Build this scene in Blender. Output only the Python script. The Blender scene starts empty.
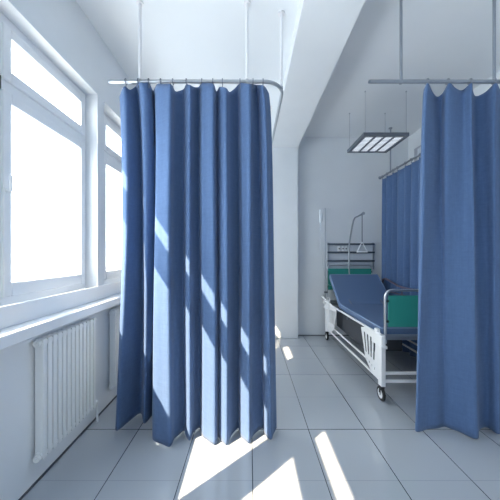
import bpy, bmesh, math
from mathutils import Vector, Matrix

sc = bpy.context.scene
COL = sc.collection

# ------------------------------------------------------------------ camera
cam_d = bpy.data.cameras.new('camera')
cam = bpy.data.objects.new('camera', cam_d); COL.objects.link(cam)
cam.location = (0, 0, 1.55); cam.rotation_euler = (math.pi/2, 0, 0)
cam_d.sensor_width = 36; cam_d.lens = 18.0
cam_d.shift_x = 0.002; cam_d.shift_y = 0.008
cam_d.clip_start = 0.02
sc.camera = cam

# ------------------------------------------------------------------ world, sun, exposure
w = bpy.data.worlds.new('overcast_white_sky'); sc.world = w; w.use_nodes = True
bg = w.node_tree.nodes['Background']
bg.inputs['Color'].default_value = (0.87, 0.935, 1.0, 1)
bg.inputs['Strength'].default_value = 4.6

sun_d = bpy.data.lights.new('sun', 'SUN'); sun = bpy.data.objects.new('sun', sun_d); COL.objects.link(sun)
sun_d.energy = 12.0; sun_d.color = (1.0, 0.79, 0.57); sun_d.angle = math.radians(0.4)
SUN_DIR = Vector((1.0, 0.87, -1.30)).normalized()
sun.rotation_euler = SUN_DIR.to_track_quat('-Z', 'Y').to_euler()
sun.location = (-6, -5, 8)

sc.view_settings.view_transform = 'Standard'
sc.view_settings.look = 'None'
sc.view_settings.exposure = 0.97
sc.view_settings.gamma = 1.0
sc.view_settings.use_curve_mapping = False
sc.cycles.use_denoising = True
sc.cycles.max_bounces = 14
sc.cycles.diffuse_bounces = 10
sc.cycles.transparent_max_bounces = 16
sc.cycles.sample_clamp_indirect = 8.0

# window openings on the left wall: (y0, y1, glass edges); daylight portals
WX = -1.443                         # inner face of the left wall
FX = -1.556                         # inner face of the window frames
OPEN = [(0.483, 2.381), (2.488, 4.386), (-1.538, 0.360)]
WZ0, WZ1 = 1.20, 3.07
for (y0, y1) in OPEN:
    ld = bpy.data.lights.new('window_portal', 'AREA'); lo = bpy.data.objects.new('window_portal', ld)
    COL.objects.link(lo); ld.shape = 'RECTANGLE'; ld.size = WZ1-WZ0; ld.size_y = y1-y0
    lo.location = (-1.66, (y0+y1)/2, (WZ0+WZ1)/2)
    lo.rotation_euler = (0, -math.pi/2, 0)
    ld.cycles.is_portal = True

# ------------------------------------------------------------------ materials
def mat(name, col, rough=0.6, metal=0.0, spec=0.5, noise=None, bump=None, coat=0.0, sheen=0.0):
    m = bpy.data.materials.new(name); m.use_nodes = True
    nt = m.node_tree; b = nt.nodes['Principled BSDF']
    b.inputs['Base Color'].default_value = (*col, 1)
    b.inputs['Roughness'].default_value = rough
    b.inputs['Metallic'].default_value = metal
    b.inputs['Specular IOR Level'].default_value = spec
    b.inputs['Coat Weight'].default_value = coat
    b.inputs['Sheen Weight'].default_value = sheen
    if noise or bump:
        tc = nt.nodes.new('ShaderNodeTexCoord')
    if noise:
        sc_, amt = noise[0], noise[1]
        mp = nt.nodes.new('ShaderNodeMapping'); nt.links.new(tc.outputs['Object'], mp.inputs[0])
        mp.inputs['Scale'].default_value = noise[2] if len(noise) > 2 else (1, 1, 1)
        n = nt.nodes.new('ShaderNodeTexNoise'); n.inputs['Scale'].default_value = sc_
        n.inputs['Detail'].default_value = 5
        nt.links.new(mp.outputs[0], n.inputs['Vector'])
        r = nt.nodes.new('ShaderNodeMapRange'); r.inputs[1].default_value = 0.3; r.inputs[2].default_value = 0.7
        r.inputs[3].default_value = 1-amt; r.inputs[4].default_value = 1+amt
        nt.links.new(n.outputs['Fac'], r.inputs[0])
        vm = nt.nodes.new('ShaderNodeVectorMath'); vm.operation = 'SCALE'
        vm.inputs[0].default_value = col
        nt.links.new(r.outputs[0], vm.inputs['Scale'])
        nt.links.new(vm.outputs[0], b.inputs['Base Color'])
    if bump:
        n2 = nt.nodes.new('ShaderNodeTexNoise'); n2.inputs['Scale'].default_value = bump[0]
        nt.links.new(tc.outputs['Object'], n2.inputs['Vector'])
        bp = nt.nodes.new('ShaderNodeBump'); bp.inputs['Strength'].default_value = bump[1]
        bp.inputs['Distance'].default_value = 0.002
        nt.links.new(n2.outputs['Fac'], bp.inputs['Height']); nt.links.new(bp.outputs[0], b.inputs['Normal'])
    return m

M = {}
M['wall'] = mat('painted_plaster', (0.74, 0.77, 0.80), 0.75, noise=(3, 0.015), bump=(180, 0.12), spec=0.3)
M['ceiling'] = mat('ceiling_paint', (0.76, 0.79, 0.82), 0.85, noise=(2, 0.012), spec=0.2)
M['pvc'] = mat('white_window_plastic', (0.80, 0.82, 0.845), 0.35)
M['sill'] = mat('white_sill_board', (0.80, 0.82, 0.845), 0.3)
M['radiator'] = mat('white_radiator_enamel', (0.80, 0.82, 0.83), 0.35)
M['white'] = mat('white_powder_coat', (0.83, 0.84, 0.85), 0.4)
M['chrome'] = mat('brushed_steel', (0.62, 0.64, 0.68), 0.28, metal=1.0)
M['steel_dark'] = mat('dark_steel', (0.20, 0.23, 0.28), 0.4, metal=0.6)
M['rail'] = mat('anodised_rail', (0.42, 0.45, 0.49), 0.3, metal=0.8)
M['green'] = mat('green_laminate', (0.03, 0.27, 0.23), 0.4, noise=(6, 0.03))
M['mattress'] = mat('blue_vinyl', (0.10, 0.16, 0.285), 0.42, bump=(90, 0.1))
M['piping'] = mat('pale_blue_piping', (0.22, 0.31, 0.46), 0.5)
M['deck'] = mat('dark_bed_deck', (0.045, 0.052, 0.065), 0.6)
M['rubber'] = mat('black_rubber', (0.015, 0.016, 0.02), 0.6)
M['darkbar'] = mat('dark_grey_wall_rail', (0.07, 0.09, 0.12), 0.45)
M['panelgrey'] = mat('grey_wall_panel', (0.62, 0.66, 0.71), 0.5)
M['guard'] = mat('maroon_grey_guard', (0.11, 0.09, 0.13), 0.45)
M['lamp_frame'] = mat('grey_lamp_housing', (0.12, 0.14, 0.17), 0.45)
M['socket'] = mat('white_socket_plastic', (0.8, 0.82, 0.85), 0.4)
M['strap'] = mat('grey_strap', (0.28, 0.30, 0.34), 0.7)
M['joint'] = mat('dark_joint', (0.07, 0.08, 0.10), 0.6)
M['duct'] = mat('grey_duct_sheet', (0.36, 0.38, 0.44), 0.55)

def fabric_mat(name, col):
    m = bpy.data.materials.new(name); m.use_nodes = True
    nt = m.node_tree; N = nt.nodes; L = nt.links
    b = N['Principled BSDF']; b.inputs['Roughness'].default_value = 0.85
    b.inputs['Specular IOR Level'].default_value = 0.25
    b.inputs['Sheen Weight'].default_value = 0.15; b.inputs['Sheen Tint'].default_value = (0.85, 0.92, 1, 1); b.inputs['Sheen Roughness'].default_value = 0.6
    tc = N.new('ShaderNodeTexCoord')
    acc = None
    for scl in ((8, 8, 120), (140, 140, 6), (40, 40, 30)):
        mp = N.new('ShaderNodeMapping'); mp.inputs['Scale'].default_value = scl
        L.new(tc.outputs['Object'], mp.inputs[0])
        n = N.new('ShaderNodeTexNoise'); n.inputs['Scale'].default_value = 1.0; n.inputs['Detail'].default_value = 3
        L.new(mp.outputs[0], n.inputs['Vector'])
        r = N.new('ShaderNodeMapRange'); r.inputs[1].default_value = .3; r.inputs[2].default_value = .7
        r.inputs[3].default_value = 0.955; r.inputs[4].default_value = 1.045
        L.new(n.outputs['Fac'], r.inputs[0])
        if acc is None: acc = r.outputs[0]
        else:
            mm = N.new('ShaderNodeMath'); mm.operation = 'MULTIPLY'
            L.new(acc, mm.inputs[0]); L.new(r.outputs[0], mm.inputs[1]); acc = mm.outputs[0]
    vm = N.new('ShaderNodeVectorMath'); vm.operation = 'SCALE'; vm.inputs[0].default_value = col
    L.new(acc, vm.inputs['Scale']); L.new(vm.outputs[0], b.inputs['Base Color'])
    bp = N.new('ShaderNodeBump'); bp.inputs['Strength'].default_value = 0.15; bp.inputs['Distance'].default_value = 0.001
    L.new(acc, bp.inputs['Height']); L.new(bp.outputs[0], b.inputs['Normal'])
    # woven cloth lets a little light through
    tr = N.new('ShaderNodeBsdfTranslucent'); L.new(vm.outputs[0], tr.inputs['Color'])
    mx = N.new('ShaderNodeMixShader'); mx.inputs[0].default_value = 0.12
    L.new(b.outputs[0], mx.inputs[1]); L.new(tr.outputs[0], mx.inputs[2])
    L.new(mx.outputs[0], N['Material Output'].inputs['Surface'])
    return m
M['curtain'] = fabric_mat('blue_curtain_cloth', (0.094, 0.166, 0.325))

def floor_mat():
    m = bpy.data.materials.new('glossy_grey_tiles'); m.use_nodes = True
    nt = m.node_tree; N = nt.nodes; L = nt.links; b = N['Principled BSDF']
    tc = N.new('ShaderNodeTexCoord'); mp = N.new('ShaderNodeMapping')
    mp.inputs['Location'].default_value = (-0.025, -0.21, 0)
    L.new(tc.outputs['Object'], mp.inputs[0])
    br = N.new('ShaderNodeTexBrick'); L.new(mp.outputs[0], br.inputs['Vector'])
    br.offset = 0.0; br.squash = 1.0
    br.inputs['Scale'].default_value = 1.0
    br.inputs['Brick Width'].default_value = 0.5; br.inputs['Row Height'].default_value = 1.0
    br.inputs['Mortar Size'].default_value = 0.0028; br.inputs['Mortar Smooth'].default_value = 0.1
    br.inputs['Bias'].default_value = 0.0
    br.inputs['Color1'].default_value = (0.40, 0.43, 0.47, 1)
    br.inputs['Color2'].default_value = (0.425, 0.455, 0.49, 1)
    br.inputs['Mortar'].default_value = (0.03, 0.035, 0.045, 1)
    b2 = N.new('ShaderNodeTexBrick'); L.new(mp.outputs[0], b2.inputs['Vector']); b2.offset = 0.0
    b2.inputs['Scale'].default_value = 1.0; b2.inputs['Brick Width'].default_value = 0.5; b2.inputs['Row Height'].default_value = 0.5
    b2.inputs['Mortar Size'].default_value = 0.0016
    for k in ('Color1', 'Color2'): b2.inputs[k].default_value = (1, 1, 1, 1)
    b2.inputs['Mortar'].default_value = (0.72, 0.72, 0.72, 1)
    mu = N.new('ShaderNodeMix'); mu.data_type = 'RGBA'; mu.blend_type = 'MULTIPLY'; mu.inputs[0].default_value = 1.0
    L.new(br.outputs['Color'], mu.inputs[6]); L.new(b2.outputs['Color'], mu.inputs[7])
    L.new(mu.outputs[2], b.inputs['Base Color'])
    n = N.new('ShaderNodeTexNoise'); n.inputs['Scale'].default_value = 6; L.new(mp.outputs[0], n.inputs['Vector'])
    r = N.new('ShaderNodeMapRange'); r.inputs[3].default_value = 0.04; r.inputs[4].default_value = 0.09
    L.new(n.outputs['Fac'], r.inputs[0]); L.new(r.outputs[0], b.inputs['Roughness'])
    b.inputs['IOR'].default_value = 1.75
    bp = N.new('ShaderNodeBump'); bp.inputs['Strength'].default_value = 0.4; bp.inputs['Distance'].default_value = 0.002
    bp.invert = True
    L.new(br.outputs['Fac'], bp.inputs['Height']); L.new(bp.outputs[0], b.inputs['Normal'])
    return m
M['floor'] = floor_mat()

def glass_mat():
    m = bpy.data.materials.new('window_glass'); m.use_nodes = True
    nt = m.node_tree; N = nt.nodes; L = nt.links
    N.remove(N['Principled BSDF'])
    t = N.new('ShaderNodeBsdfTransparent'); t.inputs['Color'].default_value = (0.97, 0.985, 0.98, 1)
    g = N.new('ShaderNodeBsdfGlossy'); g.inputs['Roughness'].default_value = 0.02
    lw = N.new('ShaderNodeLayerWeight'); lw.inputs['Blend'].default_value = 0.5
    pw = N.new('ShaderNodeMath'); pw.operation = 'POWER'; pw.inputs[1].default_value = 5.0
    L.new(lw.outputs['Facing'], pw.inputs[0])
    f = N.new('ShaderNodeMapRange'); f.inputs[3].default_value = 0.04; f.inputs[4].default_value = 0.9
    L.new(pw.outputs[0], f.inputs[0])
    mx = N.new('ShaderNodeMixShader'); L.new(f.outputs[0], mx.inputs[0])
    L.new(t.outputs[0], mx.inputs[1]); L.new(g.outputs[0], mx.inputs[2])
    L.new(mx.outputs[0], N['Material Output'].inputs['Surface'])
    return m
M['glass'] = glass_mat()

def emis(name, col, s):
    m = bpy.data.materials.new(name); m.use_nodes = True
    b = m.node_tree.nodes['Principled BSDF']
    b.inputs['Base Color'].default_value = (.8, .8, .8, 1)
    b.inputs['Emission Color'].default_value = (*col, 1); b.inputs['Emission Strength'].default_value = s
    return m
M['lamp'] = emis('lit_diffuser', (0.88, 0.94, 1.0), 0.55)
def bag_mat():
    m = mat('clear_bag_plastic', (0.85, 0.9, 0.95), 0.15)
    m.node_tree.nodes['Principled BSDF'].inputs['Alpha'].default_value = 0.7
    return m
M['bag'] = bag_mat()

# ------------------------------------------------------------------ geometry helpers
def box(bm, x0, x1, y0, y1, z0, z1):
    vs = [bm.verts.new(p) for p in ((x0,y0,z0),(x1,y0,z0),(x1,y1,z0),(x0,y1,z0),(x0,y0,z1),(x1,y0,z1),(x1,y1,z1),(x0,y1,z1))]
    for f in ((3,2,1,0),(4,5,6,7),(0,1,5,4),(1,2,6,5),(2,3,7,6),(3,0,4,7)):
        bm.faces.new([vs[i] for i in f])

def tube(bm, pts, r, n=10, caps=True):
    pts = [Vector(p) for p in pts]
    t0 = (pts[1]-pts[0]).normalized()
    up = Vector((0,0,1)) if abs(t0.z) < .9 else Vector((1,0,0))
    u = t0.cross(up).normalized(); rings = []
    for i, p in enumerate(pts):
        if i == 0: t = t0
        elif i == len(pts)-1: t = (pts[i]-pts[i-1]).normalized()
        else: t = ((pts[i]-pts[i-1]).normalized()+(pts[i+1]-pts[i]).normalized()).normalized()
        u = (u-t*u.dot(t)).normalized(); v = t.cross(u)
        rr = r[i] if isinstance(r, (list, tuple)) else r
        rings.append([bm.verts.new(p+(u*math.cos(a)+v*math.sin(a))*rr) for a in [2*math.pi*k/n for k in range(n)]])
    for a, b in zip(rings, rings[1:]):
        for k in range(n): bm.faces.new((a[k], a[(k+1) % n], b[(k+1) % n], b[k]))
    if caps:
        bm.faces.new(rings[0][::-1]); bm.faces.new(rings[-1])

def arc(c, u, v, r, a0, a1, n=8):
    c, u, v = Vector(c), Vector(u), Vector(v)
    return [c+u*(r*math.cos(a0+(a1-a0)*i/n))+v*(r*math.sin(a0+(a1-a0)*i/n)) for i in range(n+1)]

def disc(bm, c, axis, r, h, n=24, r2=None):
    c = Vector(c); ax = Vector(axis).normalized()
    r2 = r if r2 is None else r2
    tube(bm, [c-ax*h/2, c+ax*h/2], [r, r2], n)

def torus(bm, c, axis, R, r, n=28, k=10):
    c = Vector(c); ax = Vector(axis).normalized()
    up = Vector((0,0,1)) if abs(ax.z) < .9 else Vector((1,0,0))
    u = ax.cross(up).normalized(); v = ax.cross(u); rings = []
    for i in range(n):
        a = 2*math.pi*i/n; d = u*math.cos(a)+v*math.sin(a)
        rings.append([bm.verts.new(c+d*(R+r*math.cos(b))+ax*(r*math.sin(b))) for b in [2*math.pi*j/k for j in range(k)]])
    for i in range(n):
        A, B = rings[i], rings[(i+1) % n]
        for j in range(k): bm.faces.new((A[j], A[(j+1) % k], B[(j+1) % k], B[j]))

def plate(bm, outer, holes, x, th):
    """flat plate in the Y-Z plane at x, with holes cut through"""
    b2 = bmesh.new(); edges = []
    for loop in [outer]+holes:
        vs = [b2.verts.new((x-th/2, p[0], p[1])) for p in loop]
        edges += [b2.edges.new((vs[i], vs[(i+1) % len(vs)])) for i in range(len(vs))]
    bmesh.ops.triangle_fill(b2, use_beauty=True, use_dissolve=False, edges=edges)
    r = bmesh.ops.extrude_face_region(b2, geom=list(b2.faces))
    bmesh.ops.translate(b2, vec=(th, 0, 0), verts=[e for e in r['geom'] if isinstance(e, bmesh.types.BMVert)])
    bmesh.ops.recalc_face_normals(b2, faces=b2.faces)
    me = bpy.data.meshes.new('tmp'); b2.to_mesh(me); b2.free(); bm.from_mesh(me); bpy.data.meshes.remove(me)

def obj(name, bm, m, parent=None, bevel=0.0, smooth=True, seg=2, angle=35):
    bmesh.ops.recalc_face_normals(bm, faces=bm.faces)
    me = bpy.data.meshes.new(name); bm.to_mesh(me); bm.free()
    me.materials.append(m if not isinstance(m, str) else M[m])
    o = bpy.data.objects.new(name, me); COL.objects.link(o)
    if parent:
        o.parent = parent
        o.matrix_parent_inverse = Matrix.Translation(-abs_loc(parent))
    if smooth:
        for p in me.polygons: p.use_smooth = True
        me.set_sharp_from_angle(angle=math.radians(angle))
    if bevel:
        md = o.modifiers.new('bevel', 'BEVEL'); md.width = bevel; md.segments = seg
        md.limit_method = 'ANGLE'; md.angle_limit = math.radians(40)
    return o

def abs_loc(o):
    v = Vector(o.location)
    return v if o.parent is None else (v if o.type == 'EMPTY' else Vector(o.location)+abs_loc(o.parent)+o.matrix_parent_inverse.translation)

def thing(name, label, cat, loc=(0,0,0), group=None):
    o = bpy.data.objects.new(name, None); COL.objects.link(o); o.location = loc
    o.empty_display_size = 0.1
    o['label'] = label; o['category'] = cat
    if group: o['group'] = group
    return o

def struct(name, bm, m, bevel=0.0, label=None, parent=None):
    o = obj(name, bm, m, parent=parent, bevel=bevel)
    if parent is None: o['kind'] = 'structure'
    if label: o['label'] = label
    return o

# ------------------------------------------------------------------ room shell
XR, YB, YF, ZC, ZCR = 3.03, 4.755, -1.8, 3.66, 3.77
bm = bmesh.new(); box(bm, WX-.3, XR+.15, YF-.15, YB+.15, -0.12, 0)
struct('floor', bm, 'floor', label='glossy grey square floor tiles with thin dark joints')
bm = bmesh.new(); box(bm, WX-.3, 0.43, YF-.15, YB+.15, ZC, ZC+.25); box(bm, 0.89, XR+.15, YF-.15, YB+.15, ZCR, ZCR+.14)
box(bm, 0.43, 0.89, YF-.15, YB+.15, ZC, ZC+.25)
struct('ceiling', bm, 'ceiling', label='plain pale ceiling on both sides of the beam')
bm = bmesh.new(); box(bm, WX, XR, YB, YB+.15, 0, ZC); box(bm, 0.89, XR, YB, YB+.15, ZC, ZCR)
struct('wall_back', bm, 'wall', label='pale blue grey wall behind the bed')
bm = bmesh.new(); box(bm, XR, XR+.15, YF, YB+.15, 0, ZCR)
struct('wall_right', bm, 'wall', label='pale wall beyond the side curtain')
bm = bmesh.new(); box(bm, WX, XR, YF-.15, YF, 0, ZC); box(bm, 0.89, XR, YF-.15, YF, ZC, ZCR)
struct('wall_front', bm, 'wall', label='plain wall behind the viewer')
bm = bmesh.new()
X0 = WX-.2
box(bm, X0, WX, YF-.15, YB+.15, 0, WZ0); box(bm, X0, WX, YF-.15, YB+.15, WZ1, ZC)
ys = sorted(OPEN); edges = [YF-.15]+[v for p in ys for v in p]+[YB+.15]
for i in range(0, len(edges), 2): box(bm, X0, WX, edges[i], edges[i+1], WZ0, WZ1)
struct('wall_left', bm, 'wall', label='pale wall pierced by the row of tall windows')
bm = bmesh.new(); box(bm, WX, WX+.008, YF, YB, 0, .014)
struct('baseboard_left', bm, 'joint', label='thin dark joint strip at the foot of the window wall')
bm = bmesh.new(); box(bm, .90, XR, YB-.008, YB, 0, .014)
struct('baseboard_back', bm, 'joint', label='thin dark joint strip at the foot of the back wall')
# beam and pier dividing the two bays
bm = bmesh.new(); box(bm, 0.42, 0.90, YF, YB, 3.506, ZC+.12)
struct('ceiling_beam', bm, 'wall', label='deep white beam running away between the two bays', bevel=0.004)
bm = bmesh.new(); box(bm, 0.42, 0.90, 4.586, YB, 0, 3.506)
struct('wall_pier', bm, 'wall', label='white pier under the beam against the back wall', bevel=0.004)
# ledge (trim_1) and window board with apron (trim_2)
bm = bmesh.new(); box(bm, WX, -1.302, YF, YB, 1.042, 1.115)
struct('trim_1', bm, 'sill', bevel=0.008, label='long white window ledge above the radiators')
bm = bmesh.new(); box(bm, WX, -1.428, YF, YB, 1.115, 1.245)
struct('trim_2', bm, 'sill', bevel=0.003, label='white board between window ledge and windows')

# ------------------------------------------------------------------ windows
def rect_frame(bm, x0, x1, y0, y1, z0, z1, wl, wr, wb, wt):
    box(bm, x0, x1, y0, y0+wl, z0, z1); box(bm, x0, x1, y1-wr, y1, z0, z1)
    box(bm, x0, x1, y0+wl, y1-wr, z0, z0+wb); box(bm, x0, x1, y0+wl, y1-wr, z1-wt, z1)
for i, (y0, y1) in enumerate(OPEN):
    W = bpy.data.objects.new('window_%d' % (i+1), None); COL.objects.link(W); W.location = (FX, (y0+y1)/2, WZ0)
    W['kind'] = 'structure'
    W['label'] = ['tall white window nearest the viewer with bright panes', 'far white window partly behind the big curtain', 'white window beside the viewer'][i]
    ym = y0+1.06; nl = .16 if i == 1 else .035
    bm = bmesh.new()
    rect_frame(bm, FX-.08, FX, y0, y1, WZ0, WZ1, nl, .035, .085, .07)
    box(bm, FX-.08, FX, ym-.03, ym+.03, WZ0+.085, WZ1-.07)
    box(bm, FX-.08, FX, y0+.035, y1-.035, 2.575, 2.675)
    obj('window_frame', bm, 'pvc', W, bevel=0.004)
    for s, (a, b) in enumerate(((y0+nl-.005, ym-.025), (ym+.025, y1-.03))):
        bm = bmesh.new()
        rect_frame(bm, FX-.055, FX+.018, a, b, WZ0+.075, 2.59, .055, .055, .09, .07)
        sash = obj('sash', bm, 'pvc', W, bevel=0.008)
        bm = bmesh.new(); box(bm, FX-.03, FX-.022, a+.05, b-.05, WZ0+.16, 2.53)
        obj('pane', bm, 'glass', sash)
        bm = bmesh.new()
        rect_frame(bm, FX-.055, FX+.018, a, b, 2.66, 3.01, .055, .055, .07, .065)
        tl = obj('top_sash', bm, 'pvc', W, bevel=0.008)
        bm = bmesh.new(); box(bm, FX-.03, FX-.022, a+.05, b-.05, 2.72, 2.95)
        obj('pane', bm, 'glass', tl)
        if s == 1:
            bm = bmesh.new()
            hy = a+.018
            disc(bm, (FX+.024, hy, 1.95), (1,0,0), .014, .012, 14)
            tube(bm, [(FX+.018, hy, 1.95), (FX+.040, hy, 1.95), (FX+.045, hy, 1.96), (FX+.045, hy, 2.05)], [.009, .009, .011, .009], 10)
            obj('window_handle', bm, 'pvc', W)

# ------------------------------------------------------------------ radiators
def radiator(y0, y1, label):
    R = thing('radiator', label, 'radiator', (-1.405, (y0+y1)/2, 0.12), 'white column radiators under the ledge')
    n = int(round((y1-y0)/.0465)); d = (y1-y0)/n
    z0, z1 = .165, .985
    xf, xb = -1.372, -1.432
    secs = []
    for k in range(n):
        yc = y0+d*(k+.5)
        bm = bmesh.new()
        # two tubes front and back joined by rounded heads
        box(bm, xb+.004, xf, yc-.0165, yc+.0165, z0+.012, z1-.006)
        for z in (z0+.035, z1-.035):
            disc(bm, ((xf+xb)/2, yc, z), (0,1,0), .027, d*1.0, 14)
        secs.append(obj('radiator_section', bm, 'radiator', R, bevel=0.004))
    for y, s in ((y0, -1), (y1, 1)):
        for z in (z0+.03, z1-.03):
            bm = bmesh.new(); disc(bm, ((xf+xb)/2, y+s*.008, z), (0,1,0), .022, .018, 16)
            disc(bm, ((xf+xb)/2, y+s*.018, z), (0,1,0), .012, .01, 6)
            obj('end_plug', bm, 'radiator', R, bevel=.002)
    bm = bmesh.new()
    xm = (xf+xb)/2
    tube(bm, [(xm, y1+.01, z0+.03), (xm, y1+.04, z0+.03)] + arc((xm, y1+.04, z0+.01), (0,0,1), (0,1,0), .02, 0, math.pi/2, 5) + [(xm, y1+.06, 0.0)], .009, 8)
    disc(bm, (xm, y1+.035, z0+.03), (0,1,0), .016, .03, 10)
    obj('valve_pipe', bm, 'radiator', R)
    for y in (y0+.15, y1-.15):
        for z in (z0+.12, z1-.12):
            bm = bmesh.new(); box(bm, WX, xb+.004, y-.012, y+.012, z-.015, z+.015)
            obj('wall_bracket', bm, 'radiator', R)
    return R
radiator(1.66, 2.25, 'white column radiator in full view under the near window')
radiator(2.55, 3.25, 'white column radiator mostly hidden behind the left curtain')

# ------------------------------------------------------------------ curtain rails
RZ, RY, RR = 2.998, 2.10, 0.015
def rail(name, x0, x1, hangers, label, m, group='ceiling hung curtain rails'):
    T = thing(name, label, 'curtain rail', ((x0+x1)/2, RY, RZ), group)
    r = .17
    pts = [(x0, RY, RZ), (x0+.3, RY, RZ), (x1-r, RY, RZ)] + arc((x1-r, RY+r, RZ), (0,-1,0), (1,0,0), r, 0, math.pi/2, 12)[1:] + [(x1, 3.5, RZ), (x1, YB, RZ)]
    bm = bmesh.new(); tube(bm, pts, RR, 12); obj('rail_tube', bm, m, T)
    bm = bmesh.new(); disc(bm, (x0-.004, RY, RZ), (1,0,0), .0135, .012, 16); obj('end_cap', bm, 'steel_dark' if m != 'rail' else m, T)
    bm = bmesh.new(); disc(bm, (x1, YB-.006, RZ), (0,1,0), .03, .012, 20); obj('wall_flange', bm, m, T)
    for (hx, hy, zt) in hangers:
        bm = bmesh.new(); tube(bm, [(hx, hy, RZ+.004), (hx, hy, zt-.004)], .0115, 10)
        disc(bm, (hx, hy, zt-.006), (0,0,1), .03, .012, 18)
        h = obj('hanger_rod', bm, m if m != 'rail' else 'hang', T)
        bm = bmesh.new(); disc(bm, (hx, hy, RZ), (0,0,1), .015, .032, 12); obj('clamp', bm, m, h)
    return T
M['hang'] = mat('pale_hanger_rod', (0.76, 0.76, 0.79), 0.5)
M['rail_dark'] = mat('grey_rail_metal', (0.30, 0.33, 0.38), 0.38, metal=0.5)
rail('curtain_rail', -1.165, 0.297, [(-.916, RY, ZC), (-.017, RY, ZC), (.283, 2.19, ZC), (.297, 3.6, ZC)],
     'pale metal curtain rail of the left bay, bent back at its right end', 'rail')
rail('curtain_rail', 1.016, 2.49, [(1.277, RY, ZCR), (2.06, RY, ZCR), (2.49, 4.40, ZCR)],
     'darker grey curtain rail of the right bay, around the bed', 'rail_dark')

# ------------------------------------------------------------------ curtains
def catmull(P, n):
    out = []; N = len(P)
    for i in range(N-1):
        p0 = P[max(i-1, 0)]; p1 = P[i]; p2 = P[i+1]; p3 = P[min(i+2, N-1)]
        for k in range(n):
            t = k/n
            out.append([0.5*((2*b)+(-a+c)*t+(2*a-5*b+4*c-d)*t*t+(-a+3*b-3*c+d)*t**3) for a, b, c, d in zip(p0, p1, p2, p3)])
    out.append(list(P[-1])); return out

def curtain_mesh(rows, nseg=10, nv=70, hem=0.012, pw=lambda s: 1.0):
    """rows: (x_top, y_top, z_top, x_bottom, y_bottom) along the width"""
    S = catmull(rows, nseg)
    for _ in range(6):                                   # soften the fold edges a little
        S = [S[0]]+[[(a+2*b+c)/4 for a, b, c in zip(S[i-1], S[i], S[i+1])] for i in range(1, len(S)-1)]+[S[-1]]
    bm = bmesh.new(); grid = []
    n = len(S)
    for i, (xt, yt, zt, xb, yb) in enumerate(S):
        s = i/(n-1); col = []
        for j in range(nv+1):
            v = j/nv
            z = zt+(hem-zt)*v
            wv = v**pw(s)
            wy = v**0.45
            sway = 0.010*math.sin(v*3.1+s*9.0)*v*(1-v)*4
            sw2 = 0.007*math.sin(v*5.3+s*31.0)*v*(1-v)*4
            col.append(bm.verts.new((xt+(xb-xt)*wv+sway*.6, yt+(yb-yt)*wy+sw2, z)))
        grid.append(col)
    for i in range(n-1):
        for j in range(nv): bm.faces.new((grid[i][j], grid[i+1][j], grid[i+1][j+1], grid[i][j+1]))
    return bm

def cloth(name, bm, T):
    bmesh.ops.recalc_face_normals(bm, faces=bm.faces)
    me = bpy.data.meshes.new(name); bm.to_mesh(me); bm.free(); me.materials.append(M['curtain'])
    for p in me.polygons: p.use_smooth = True
    o = bpy.data.objects.new(name, me); COL.objects.link(o); o.parent = T
    o.matrix_parent_inverse = Matrix.Translation(-Vector(T.location))
    md = o.modifiers.new('thickness', 'SOLIDIFY'); md.thickness = 0.003; md.offset = 0
    return o

def hook(T, x, y, ztop, m='steel_dark'):
    bm = bmesh.new()
    torus(bm, (x, y if abs(y-RY) < .2 else y, RZ), (1,0,0) if abs(y-RY) < .2 else (0,1,0), .0205, .0042, 18, 6)
    tube(bm, [(x, y, RZ-.022), (x, y, RZ-.045), (x, y+.004, ztop-.02)], .004, 6)
    obj('hook', bm, m, T)

def rows_from(data):
    # data: position of each fold at the top and at the hem as seen along the rail
    out = []
    for (pt, yt, zt, pb, yb) in data:
        out.append(((pt-249)*yt/250, yt, 1.55+(254-zt)*yt/250, (pb-249)*yb/250, yb))
    return out

left = [(119.5,2.13,97,115.5,2.20),(124,2.08,86,118,2.18),(130,2.12,90,130,2.31),(136,2.18,86,141,2.42),(138.5,2.08,82.5,143.5,2.27),
 (144,2.06,83,148,2.31),(149,2.10,82.5,151.2,2.37),(153,2.19,91,152.2,2.36),(155.5,2.11,87,152.6,2.12),(157.5,2.085,84,154,2.06),
 (164,2.05,84,162,2.025),(171,2.03,84,170,1.995),(175,2.13,91,174,2.08),(179,2.17,91,179,2.13),(184,2.18,89,184,2.18),(185.8,2.11,85,186,2.11),(190,2.05,85,190,2.06),
 (194,2.13,87,193,2.15),(199,2.19,87,200,2.22),(201.5,2.10,83,202.4,2.11),(206,2.07,83,207,2.07),(213.5,2.03,84,215,2.015),(216.5,2.14,92,218,2.11),
 (219.5,2.09,87,219.4,2.085),(226,2.04,88,226.5,2.01),(229.5,2.12,92,230,2.09),(234,2.18,89,233,2.15),(238,2.20,85,238.5,2.21),(240,2.11,83,240.4,2.12),
 (243,2.07,83,244,2.075),(250,2.03,84,249.5,2.03),(252.5,2.12,84,253,2.12),(256,2.17,85,262.5,2.21),(258,2.11,85,265,2.125),(262,2.06,85,271,2.07),(264,2.12,86,273.5,2.14),(266,2.17,88,276.5,2.21)]
CG = 'blue privacy curtains'
T = thing('privacy_curtain', 'wide blue pleated curtain on the left with slanting sunlit patches', 'curtain', (-.42, 2.12, 0), CG)
cloth('curtain_cloth', curtain_mesh(rows_from(left), pw=lambda s: 2.2-1.88*s), T)
for px in (126, 138.5, 149, 161, 173, 186.5, 202, 213, 222.5, 240, 253, 263):
    hook(T, (px-249)*RY/250, RY, 2.965)

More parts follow.
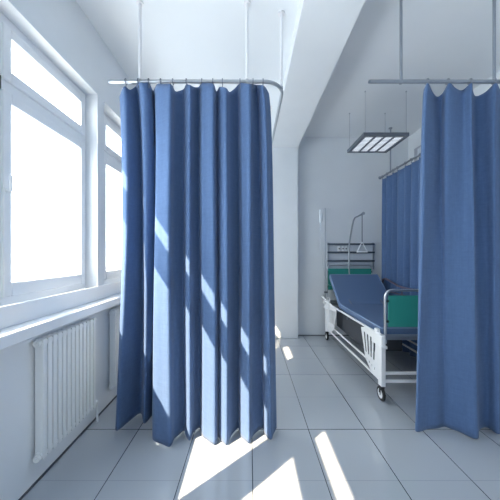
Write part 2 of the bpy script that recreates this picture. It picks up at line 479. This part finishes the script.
right = [(424,2.13,90,415.5,2.18),(426.5,2.08,84,418,2.16),(432,2.11,92,428,2.19),(438,2.15,96,438,2.20),(444,2.15,92,445,2.22),
 (447.5,2.08,84,450,2.20),(455,2.10,89,460,2.16),(463,2.13,90,469,2.11),(470,2.08,84,477,2.09),(473,2.13,90,479,2.17),
 (478,2.17,95,484,2.21),(487,2.14,91,490,2.20),(494,2.08,84,497,2.14),(500,2.12,90,504,2.16),(508,2.15,93,510,2.2),(516,2.08,84,516,2.12),(522,2.14,92,524,2.18)]
T = thing('privacy_curtain', 'blue curtain at the right edge of the picture, in front of the bed foot', 'curtain', (1.9, 2.14, 0), CG)
cloth('curtain_cloth', curtain_mesh([(xt, 2.12+(yt-2.12)*1.4, zt, xb, 2.155+(yb-2.155)*1.15) for xt, yt, zt, xb, yb in rows_from(right)], pw=lambda s: 1.0), T)
for px in (427, 447.5, 470, 494, 516):
    hook(T, (px-249)*RY/250, RY, 2.965, 'rail_dark')

# side curtain, hanging from the part of the rail that runs back to the wall
rows = []; hooks = []
yy = 4.66; k = 0
amp = [0.045, 0.06, 0.05, 0.035, 0.055]
while yy > 2.36:
    a = amp[k % 5]
    wd = [0.15, 0.19, 0.13, 0.21][k % 4]
    rows += [(2.49, yy, RZ-.035, 2.49-a*.3, yy), (2.49-a*.7, yy-wd*.3, RZ-.065, 2.47-a, yy-wd*.3), (2.49-a*.35, yy-wd*.55, RZ-.07, 2.48-a*.4, yy-wd*.55), (2.49+a*.55, yy-wd*.8, RZ-.05, 2.49+a, yy-wd*.8)]
    hooks.append(yy)
    yy -= wd; k += 1
T = thing('privacy_curtain', 'blue curtain hanging beside the bed, running back to the far wall', 'curtain', (2.49, 3.5, 0), CG)
cloth('curtain_cloth', curtain_mesh(rows, nseg=8, nv=40, hem=0.02), T)
for y in hooks: hook(T, 2.49, y, 2.96, 'rail_dark')

# ------------------------------------------------------------------ hanging lamp panel
LX0, LX1, LY0, LY1, LZ = 1.555, 2.175, 3.39, 3.96, 3.15
T = thing('ceiling_lamp', 'square grey louvred lamp panel hung on thin wires above the bed', 'lamp', ((LX0+LX1)/2, (LY0+LY1)/2, LZ))
bm = bmesh.new()
rect_frame(bm, 0, 0, 0, 0, 0, 0, 0, 0, 0, 0); bm.clear()
t, h = .045, .05
box(bm, LX0, LX1, LY0, LY0+t*.7, LZ, LZ+h); box(bm, LX0, LX1, LY1-t*.7, LY1, LZ, LZ+h)
box(bm, LX0, LX0+t, LY0+t*.7, LY1-t*.7, LZ, LZ+h); box(bm, LX1-t, LX1, LY0+t*.7, LY1-t*.7, LZ, LZ+h)
box(bm, LX0+t, LX1-t, LY0+t*.7, LY1-t*.7, LZ+h-.008, LZ+h)
sw = (LX1-LX0-2*t)/4
for k in range(1, 4): box(bm, LX0+t+k*sw-.014, LX0+t+k*sw+.014, LY0+t*.7, LY1-t*.7, LZ+.004, LZ+h-.008)
obj('housing', bm, 'lamp_frame', T, bevel=.002)
for k in range(4):
    a = LX0+t+k*sw+(.014 if k else 0); b = LX0+t+(k+1)*sw-(.014 if k < 3 else 0)
    bm = bmesh.new(); box(bm, a, b, LY0+t*.7, LY1-t*.7, LZ+.018, LZ+.026); d = obj('diffuser', bm, 'lamp', T)
    bm = bmesh.new()
    for q in range(1, 12):
        y = LY0+t*.7+(LY1-LY0-1.4*t)*q/12; box(bm, a, b, y-.0015, y+.0015, LZ+.006, LZ+.018)
    obj('louvre', bm, 'rail', d)
for x in (LX0+.03, LX1-.03):
    for y in (LY0+.02, LY1-.02):
        bm = bmesh.new(); tube(bm, [(x, y, LZ+h-.002), (x, y, ZCR)], .0025, 6); disc(bm, (x, y, ZCR-.005), (0,0,1), .010, .010, 12)
        obj('suspension_wire', bm, 'rail', T)

# grey duct box high on the right wall
T = thing('duct_box', 'grey rectangular duct box high on the right wall above the side curtain', 'duct', (2.92, 3.7, 3.05))
bm = bmesh.new(); box(bm, 2.80, XR, 3.2, 4.24, 3.06, 3.33); obj('duct_body', bm, 'duct', T, bevel=.004)
bm = bmesh.new(); box(bm, 2.79, 2.80, 3.3, 4.14, 3.10, 3.29)
for q in range(5): box(bm, 2.782, 2.79, 3.33, 4.11, 3.12+q*.034, 3.128+q*.034)
obj('grille', bm, 'panelgrey', T)

# ------------------------------------------------------------------ wall service panel behind the bed
T = thing('wall_service_panel', 'grey rail panel with dark bars and white sockets on the wall behind the bed head', 'wall panel', (1.92, 4.73, 1.3))
PX0, PX1 = 1.484, 2.36
bm = bmesh.new(); box(bm, PX0+.02, PX1-.02, 4.728, YB, 1.28, 1.73); obj('backing', bm, 'panelgrey', T, bevel=.003)
for x in (PX0, PX1-.03):
    bm = bmesh.new(); box(bm, x, x+.03, 4.715, YB, 1.26, 1.765); obj('upright', bm, 'rail', T, bevel=.003)
for z in (1.735, 1.58, 1.42):
    bm = bmesh.new(); box(bm, PX0-.004, PX1+.004, 4.70, 4.728, z-.017, z+.017); obj('bar', bm, 'darkbar', T, bevel=.003)
for x in (1.70, 1.77, 1.83):
    bm = bmesh.new(); box(bm, x-.024, x+.024, 4.705, 4.728, 1.60, 1.70); s = obj('socket', bm, 'socket', T, bevel=.004)
    bm = bmesh.new(); disc(bm, (x, 4.704, 1.65), (0,1,0), .013, .006, 14); obj('socket_hole', bm, 'darkbar', s)

# ------------------------------------------------------------------ hospital bed
BX0, BX1 = 1.40, 2.30
B = thing('hospital_bed', 'white framed hospital bed with blue mattress, raised backrest and green end boards', 'bed', (1.85, 3.6, 0))
def prof(yz, x0, x1):
    b = bmesh.new()
    a = [b.verts.new((x0, y, z)) for y, z in yz]; c = [b.verts.new((x1, y, z)) for y, z in yz]
    b.faces.new(a); b.faces.new(c[::-1]); n = len(a)
    for i in range(n): b.faces.new((a[i], c[i], c[(i+1) % n], a[(i+1) % n]))
    return b
ky, kz, hy, hz = 3.94, .765, 4.42, 1.19
dx, dz = hy-ky, hz-kz; L = math.hypot(dx, dz); nx, nz = dz/L, -dx/L      # normal pointing below the backrest
th = .085
top = [(2.70, .755), (ky-.10, .765), (ky-.03, .772), (ky+.03, .80), (hy, hz)]
bot = [(hy+nx*th, hz+nz*th), (ky+.03+nx*th*.9, .80+nz*th*.9), (ky-.0+.03, .70), (ky-.10, .68), (2.70, .67)]
bm = prof(top+bot, 1.425, 2.275)
mt = obj('mattress', bm, 'mattress', B, bevel=.02, seg=4)
bm = bmesh.new()
for x in (1.430, 2.270):
    tube(bm, [(x, 2.705, .75), (x, ky-.10, .760), (x, ky-.03, .767), (x, ky+.03, .795), (x, hy, hz-.006)], .0065, 8)
tube(bm, [(1.43, hy+.004, hz-.004), (2.27, hy+.004, hz-.004)], .0065, 8)
tube(bm, [(1.43, 2.703, .75), (2.27, 2.703, .75)], .0065, 8)
obj('piping', bm, 'piping', mt)
# deck and backrest frame
bm = bmesh.new(); box(bm, 1.45, 2.25, 2.68, ky, .635, .668)
obj('deck', bm, 'deck', B, bevel=.004)
bm = prof([(ky+.03+nx*(th+.004), .775+nz*(th+.004)), (hy+nx*(th+.003), hz+nz*(th+.003)), (hy+nx*(th+.025), hz+nz*(th+.025)), (ky+.03+nx*(th+.028), .775+nz*(th+.028))], 1.46, 2.24)
obj('backrest_frame', bm, 'deck', B, bevel=.003)
for x in (1.6, 2.1):
    bm = bmesh.new(); tube(bm, [(x, 3.62, .64), (x, 4.26, .93)], .014, 8)
    obj('backrest_lift', bm, 'steel_dark', B)
# long side frames
for x in (BX0-.012, BX1+.012):
    bm = bmesh.new()
    tube(bm, [(x, 2.63, .695), (x, 4.42, .675)], .014, 12)
    obj('side_frame', bm, 'white', B)
for y in (2.66, 4.45):
    bm = bmesh.new(); box(bm, BX0, BX1, y-.02, y+.02, .64, .69); obj('cross_frame', bm, 'rail', B, bevel=.004)
for y in (3.1, 3.6, 4.05):
    bm = bmesh.new(); box(bm, BX0+.01, BX1-.01, y-.015, y+.015, .605, .64); obj('cross_frame', bm, 'steel_dark', B, bevel=.003)
# leg panels
def leg_panel(x, foot):
    # drawn for the foot end; the head end is its mirror image
    f = (lambda y: y) if foot else (lambda y: 7.12-y)
    outer = [(2.60, .655), (2.60, .19), (2.70, .19), (2.86, .215), (3.00, .30), (3.12, .64), (2.95, .69), (2.66, .71)]
    holes = []
    for q, yc in enumerate((2.80, 2.865, 2.93, 2.995)):
        zb = .36+q*.006; zt = .60+q*.004; lean = -.012+q*.016; wd = .017
        holes.append([(yc-wd-lean*.2, zb+.01), (yc-.0-lean*.2, zb), (yc+wd-lean*.2, zb+.01), (yc+wd+.004+lean, zt-.01), (yc+lean, zt), (yc-wd-.004+lean, zt-.01)])
    for q, yc in enumerate((2.785, 2.845, 2.905)):
        zc = .275+q*.012
        holes.append([(yc+.011*math.cos(a), zc+.017*math.sin(a)) for a in [2*math.pi*j/8 for j in range(8)]])
    bm = bmesh.new()
    plate(bm, [(f(y), z) for y, z in outer], [[(f(y), z) for y, z in hh] for hh in holes], x, .008)
    p = obj('leg_panel', bm, 'white', B, bevel=.003)
    y0, y1 = sorted((f(2.60), f(2.67)))
    s = -1 if x < 1.8 else 1
    bm = bmesh.new(); box(bm, x-.024, x+.024, y0, y1, .165, .70)
    obj('leg_post', bm, 'white', p, bevel=.006)
    # corner bracket with bumper
    bm = bmesh.new()
    y0, y1 = sorted((f(2.585), f(2.80)))
    box(bm, x+s*.012-.02, x+s*.012+.02, y0, y1, .575, .70)
    y0, y1 = sorted((f(2.565), f(2.61)))
    box(bm, x-.035+s*.01, x+.035+s*.01, y0, y1, .57, .60)
    box(bm, x-.02, x+.02, sorted((f(2.70), f(2.76)))[0], sorted((f(2.70), f(2.76)))[1], .70, .74)
    obj('corner_bracket', bm, 'white', p, bevel=.007)
for x in (BX0, BX1):
    for foot in (True, False): leg_panel(x, foot)
# lower rails
for x in (BX0+.005, BX1-.005):
    bm = bmesh.new(); tube(bm, [(x, 2.62, .205), (x, 4.5, .205)], .0135, 10); obj('lower_rail', bm, 'white', B)
    bm = bmesh.new(); tube(bm, [(x, 2.95, .31), (x, 3.3, .31), (x, 4.2, .31)], .0125, 10); obj('lower_rail', bm, 'white', B)
for y in (2.635, 4.485):
    for z in (.21, .295):
        bm = bmesh.new(); box(bm, BX0, BX1, y-.012, y+.012, z-.014, z+.014); obj('lower_cross_bar', bm, 'white', B, bevel=.004)
bm = bmesh.new(); box(bm, 1.52, 1.97, 3.2, 4.35, .30, .60)  # added dark box standing in for the shade under the bed
obj('underbed_shade_box', bm, 'deck', B, bevel=.02)
# casters
def caster(x, y):
    bm = bmesh.new()
    tube(bm, [(x, y, .17), (x, y, .145)], .016, 12)
    for s in (-1, 1):
        plate(bm, [(y-.016, .15), (y+.016, .15), (y+.024, .075), (y+.010, .062), (y-.006, .068)], [], x+s*.020, .005)
    box(bm, x-.022, x+.022, y-.02, y+.02, .142, .152)
    c = obj('caster', bm, 'rubber', B, bevel=.002)
    yc, zc = y+.012, .076
    bm = bmesh.new()
    torus(bm, (x, yc, zc), (1,0,0), .058, .017, 28, 10)
    obj('tyre', bm, 'rubber', c)
    bm = bmesh.new(); disc(bm, (x, yc, zc), (1,0,0), .053, .026, 24); disc(bm, (x, yc, zc), (1,0,0), .014, .052, 12)
    obj('hub', bm, 'white', c, bevel=.003)
for x in (BX0, BX1):
    for y in (2.635, 4.485): caster(x, y)
# end boards
def end_board(y, x0, x1, ztop, gz0, gz1, name, ins):
    r = .075
    bm = bmesh.new()
    pts = [(x0, y, .60), (x0, y, ztop-r)] + arc((x0+r, y, ztop-r), (-1,0,0), (0,0,1), r, 0, math.pi/2, 8)[1:] + arc((x1-r, y, ztop-r), (0,0,1), (1,0,0), r, 0, math.pi/2, 8) + [(x1, y, .60)]
    tube(bm, pts, .0145, 12)
    b = obj(name, bm, 'chrome', B)
    b['label'] = 'steel tube loop holding a green panel'
    bm = bmesh.new(); box(bm, x0+ins, x1-ins, y-.009, y+.009, gz0, gz1)
    obj('green_panel', bm, 'green', b, bevel=.008)
    for x in (x0+ins*.5, x1-ins*.5):
        for z in (gz0+.06, gz1-.06):
            bm = bmesh.new(); box(bm, x-ins*.5, x+ins*.5+.006, y-.013, y+.013, z-.012, z+.012)
            obj('panel_clip', bm, 'rubber', b, bevel=.002)
    bm = bmesh.new(); tube(bm, [(x0, y, .68), (x1, y, .68)], .017, 10); obj('end_bar', bm, 'rail', b)
end_board(2.655, 1.448, 2.262, 1.165, .775, 1.11, 'foot_board', .028)
end_board(4.62, 1.445, 2.275, 1.345, .89, 1.28, 'head_board', .014)
# link from frame to head board
for x in (1.46, 2.26):
    bm = bmesh.new(); box(bm, x-.015, x+.015, 4.44, 4.62, .655, .69)
    obj('head_bracket', bm, 'rail', B, bevel=.003)
bm = bmesh.new()                                         # release lever and bracket at the head corner
torus(bm, (1.40, 4.40, .745), (1,.3,0), .042, .007, 18, 6)
tube(bm, [(1.39, 4.41, .70), (1.36, 4.50, .74), (1.33, 4.56, .78)], .016, 8)
box(bm, 1.335, 1.40, 4.40, 4.52, .665, .715)
obj('release_lever', bm, 'white', B, bevel=.003)
# far side guard
bm = bmesh.new()
gx = 2.355
tube(bm, [(gx, 4.42, 1.02), (gx, 4.38, 1.11), (gx, 4.30, 1.125), (gx, 3.95, 1.045), (gx, 3.85, 1.035), (gx, 2.95, 1.03), (gx, 2.87, 1.0), (gx, 2.85, .93), (gx, 2.85, .70)], .016, 10)
tube(bm, [(gx, 4.42, 1.02), (gx, 4.42, .69)], .014, 8)
for z in (.92, .80): tube(bm, [(gx, 2.85, z), (gx, 4.42, z)], .011, 8)
for y in (3.3, 3.85): tube(bm, [(gx, y, .69), (gx, y, 1.03)], .010, 8)
for y in (2.85, 3.85, 4.42): box(bm, 2.31, gx+.01, y-.015, y+.015, .66, .71)
obj('side_guard', bm, 'guard', B)
# lifting pole with strap and triangle grip
bm = bmesh.new()
tube(bm, [(1.85, 4.62, .68), (1.85, 4.62, 1.55), (1.85, 4.61, 1.75), (1.85, 4.50, 2.02), (1.85, 4.43, 2.14), (1.85, 4.36, 2.185), (1.85, 4.25, 2.19), (1.85, 4.06, 2.205)],
     [.015]*8, 12)
disc(bm, (1.85, 4.05, 2.207), (0,1,0), .025, .03, 14)
lp = obj('lifting_pole', bm, 'rail', B)
bm = bmesh.new(); box(bm, 1.842, 1.858, 4.085, 4.091, 1.74, 2.20); obj('strap', bm, 'strap', lp)
bm = bmesh.new()
tp, bl, br_ = (1.85, 4.088, 1.745), (1.765, 4.088, 1.585), (1.935, 4.088, 1.585)
tube(bm, [tp, bl], .008, 8); tube(bm, [tp, br_], .008, 8); tube(bm, [bl, br_], .013, 10)
obj('triangle_grip', bm, 'socket', lp)

# ------------------------------------------------------------------ drip pole and bag
T = thing('drip_pole', 'slim steel drip pole standing at the left corner of the bed head', 'drip pole', (1.405, 4.61, 0.7))
bm = bmesh.new(); tube(bm, [(1.405, 4.61, .66), (1.405, 4.61, 2.40)], .0085, 10); obj('pole', bm, 'rail', T)
bm = bmesh.new()
for s in (-1, 1): tube(bm, [(1.405, 4.61, 2.38), (1.405+s*.05, 4.61, 2.385), (1.405+s*.09, 4.61, 2.375), (1.405+s*.10, 4.61, 2.39)], .005, 6)
obj('top_hook', bm, 'chrome', T)
bm = bmesh.new(); box(bm, 1.39, 1.45, 4.60, 4.635, .83, .86); obj('clamp', bm, 'steel_dark', T, bevel=.002)
T = thing('drip_bag', 'small clear drip bag hanging from the pole hook beside the wall', 'drip bag', (1.315, 4.61, 2.13))
bm = bmesh.new()
prev = None; rings = []
for (z, hw, hd) in ((2.375, .012, .003), (2.36, .045, .008), (2.33, .052, .016), (2.25, .054, .024), (2.18, .052, .026), (2.145, .04, .018), (2.12, .012, .008)):
    rings.append([bm.verts.new((1.325+hw*.62*math.cos(a), 4.61+hd*math.sin(a), z)) for a in [2*math.pi*j/16 for j in range(16)]])
for a, b in zip(rings, rings[1:]):
    for j in range(16): bm.faces.new((a[j], a[(j+1) % 16], b[(j+1) % 16], b[j]))
bm.faces.new(rings[0]); bm.faces.new(rings[-1])
obj('bag', bm, 'bag', T)
bm = bmesh.new(); tube(bm, [(1.315, 4.61, 2.125), (1.315, 4.61, 2.03)], [.009, .009], 8)
tube(bm, [(1.315, 4.61, 2.03), (1.325, 4.60, 1.7), (1.36, 4.58, 1.3), (1.40, 4.55, 1.02), (1.47, 4.5, .98)], .0028, 6)
obj('drip_line', bm, 'bag', T)
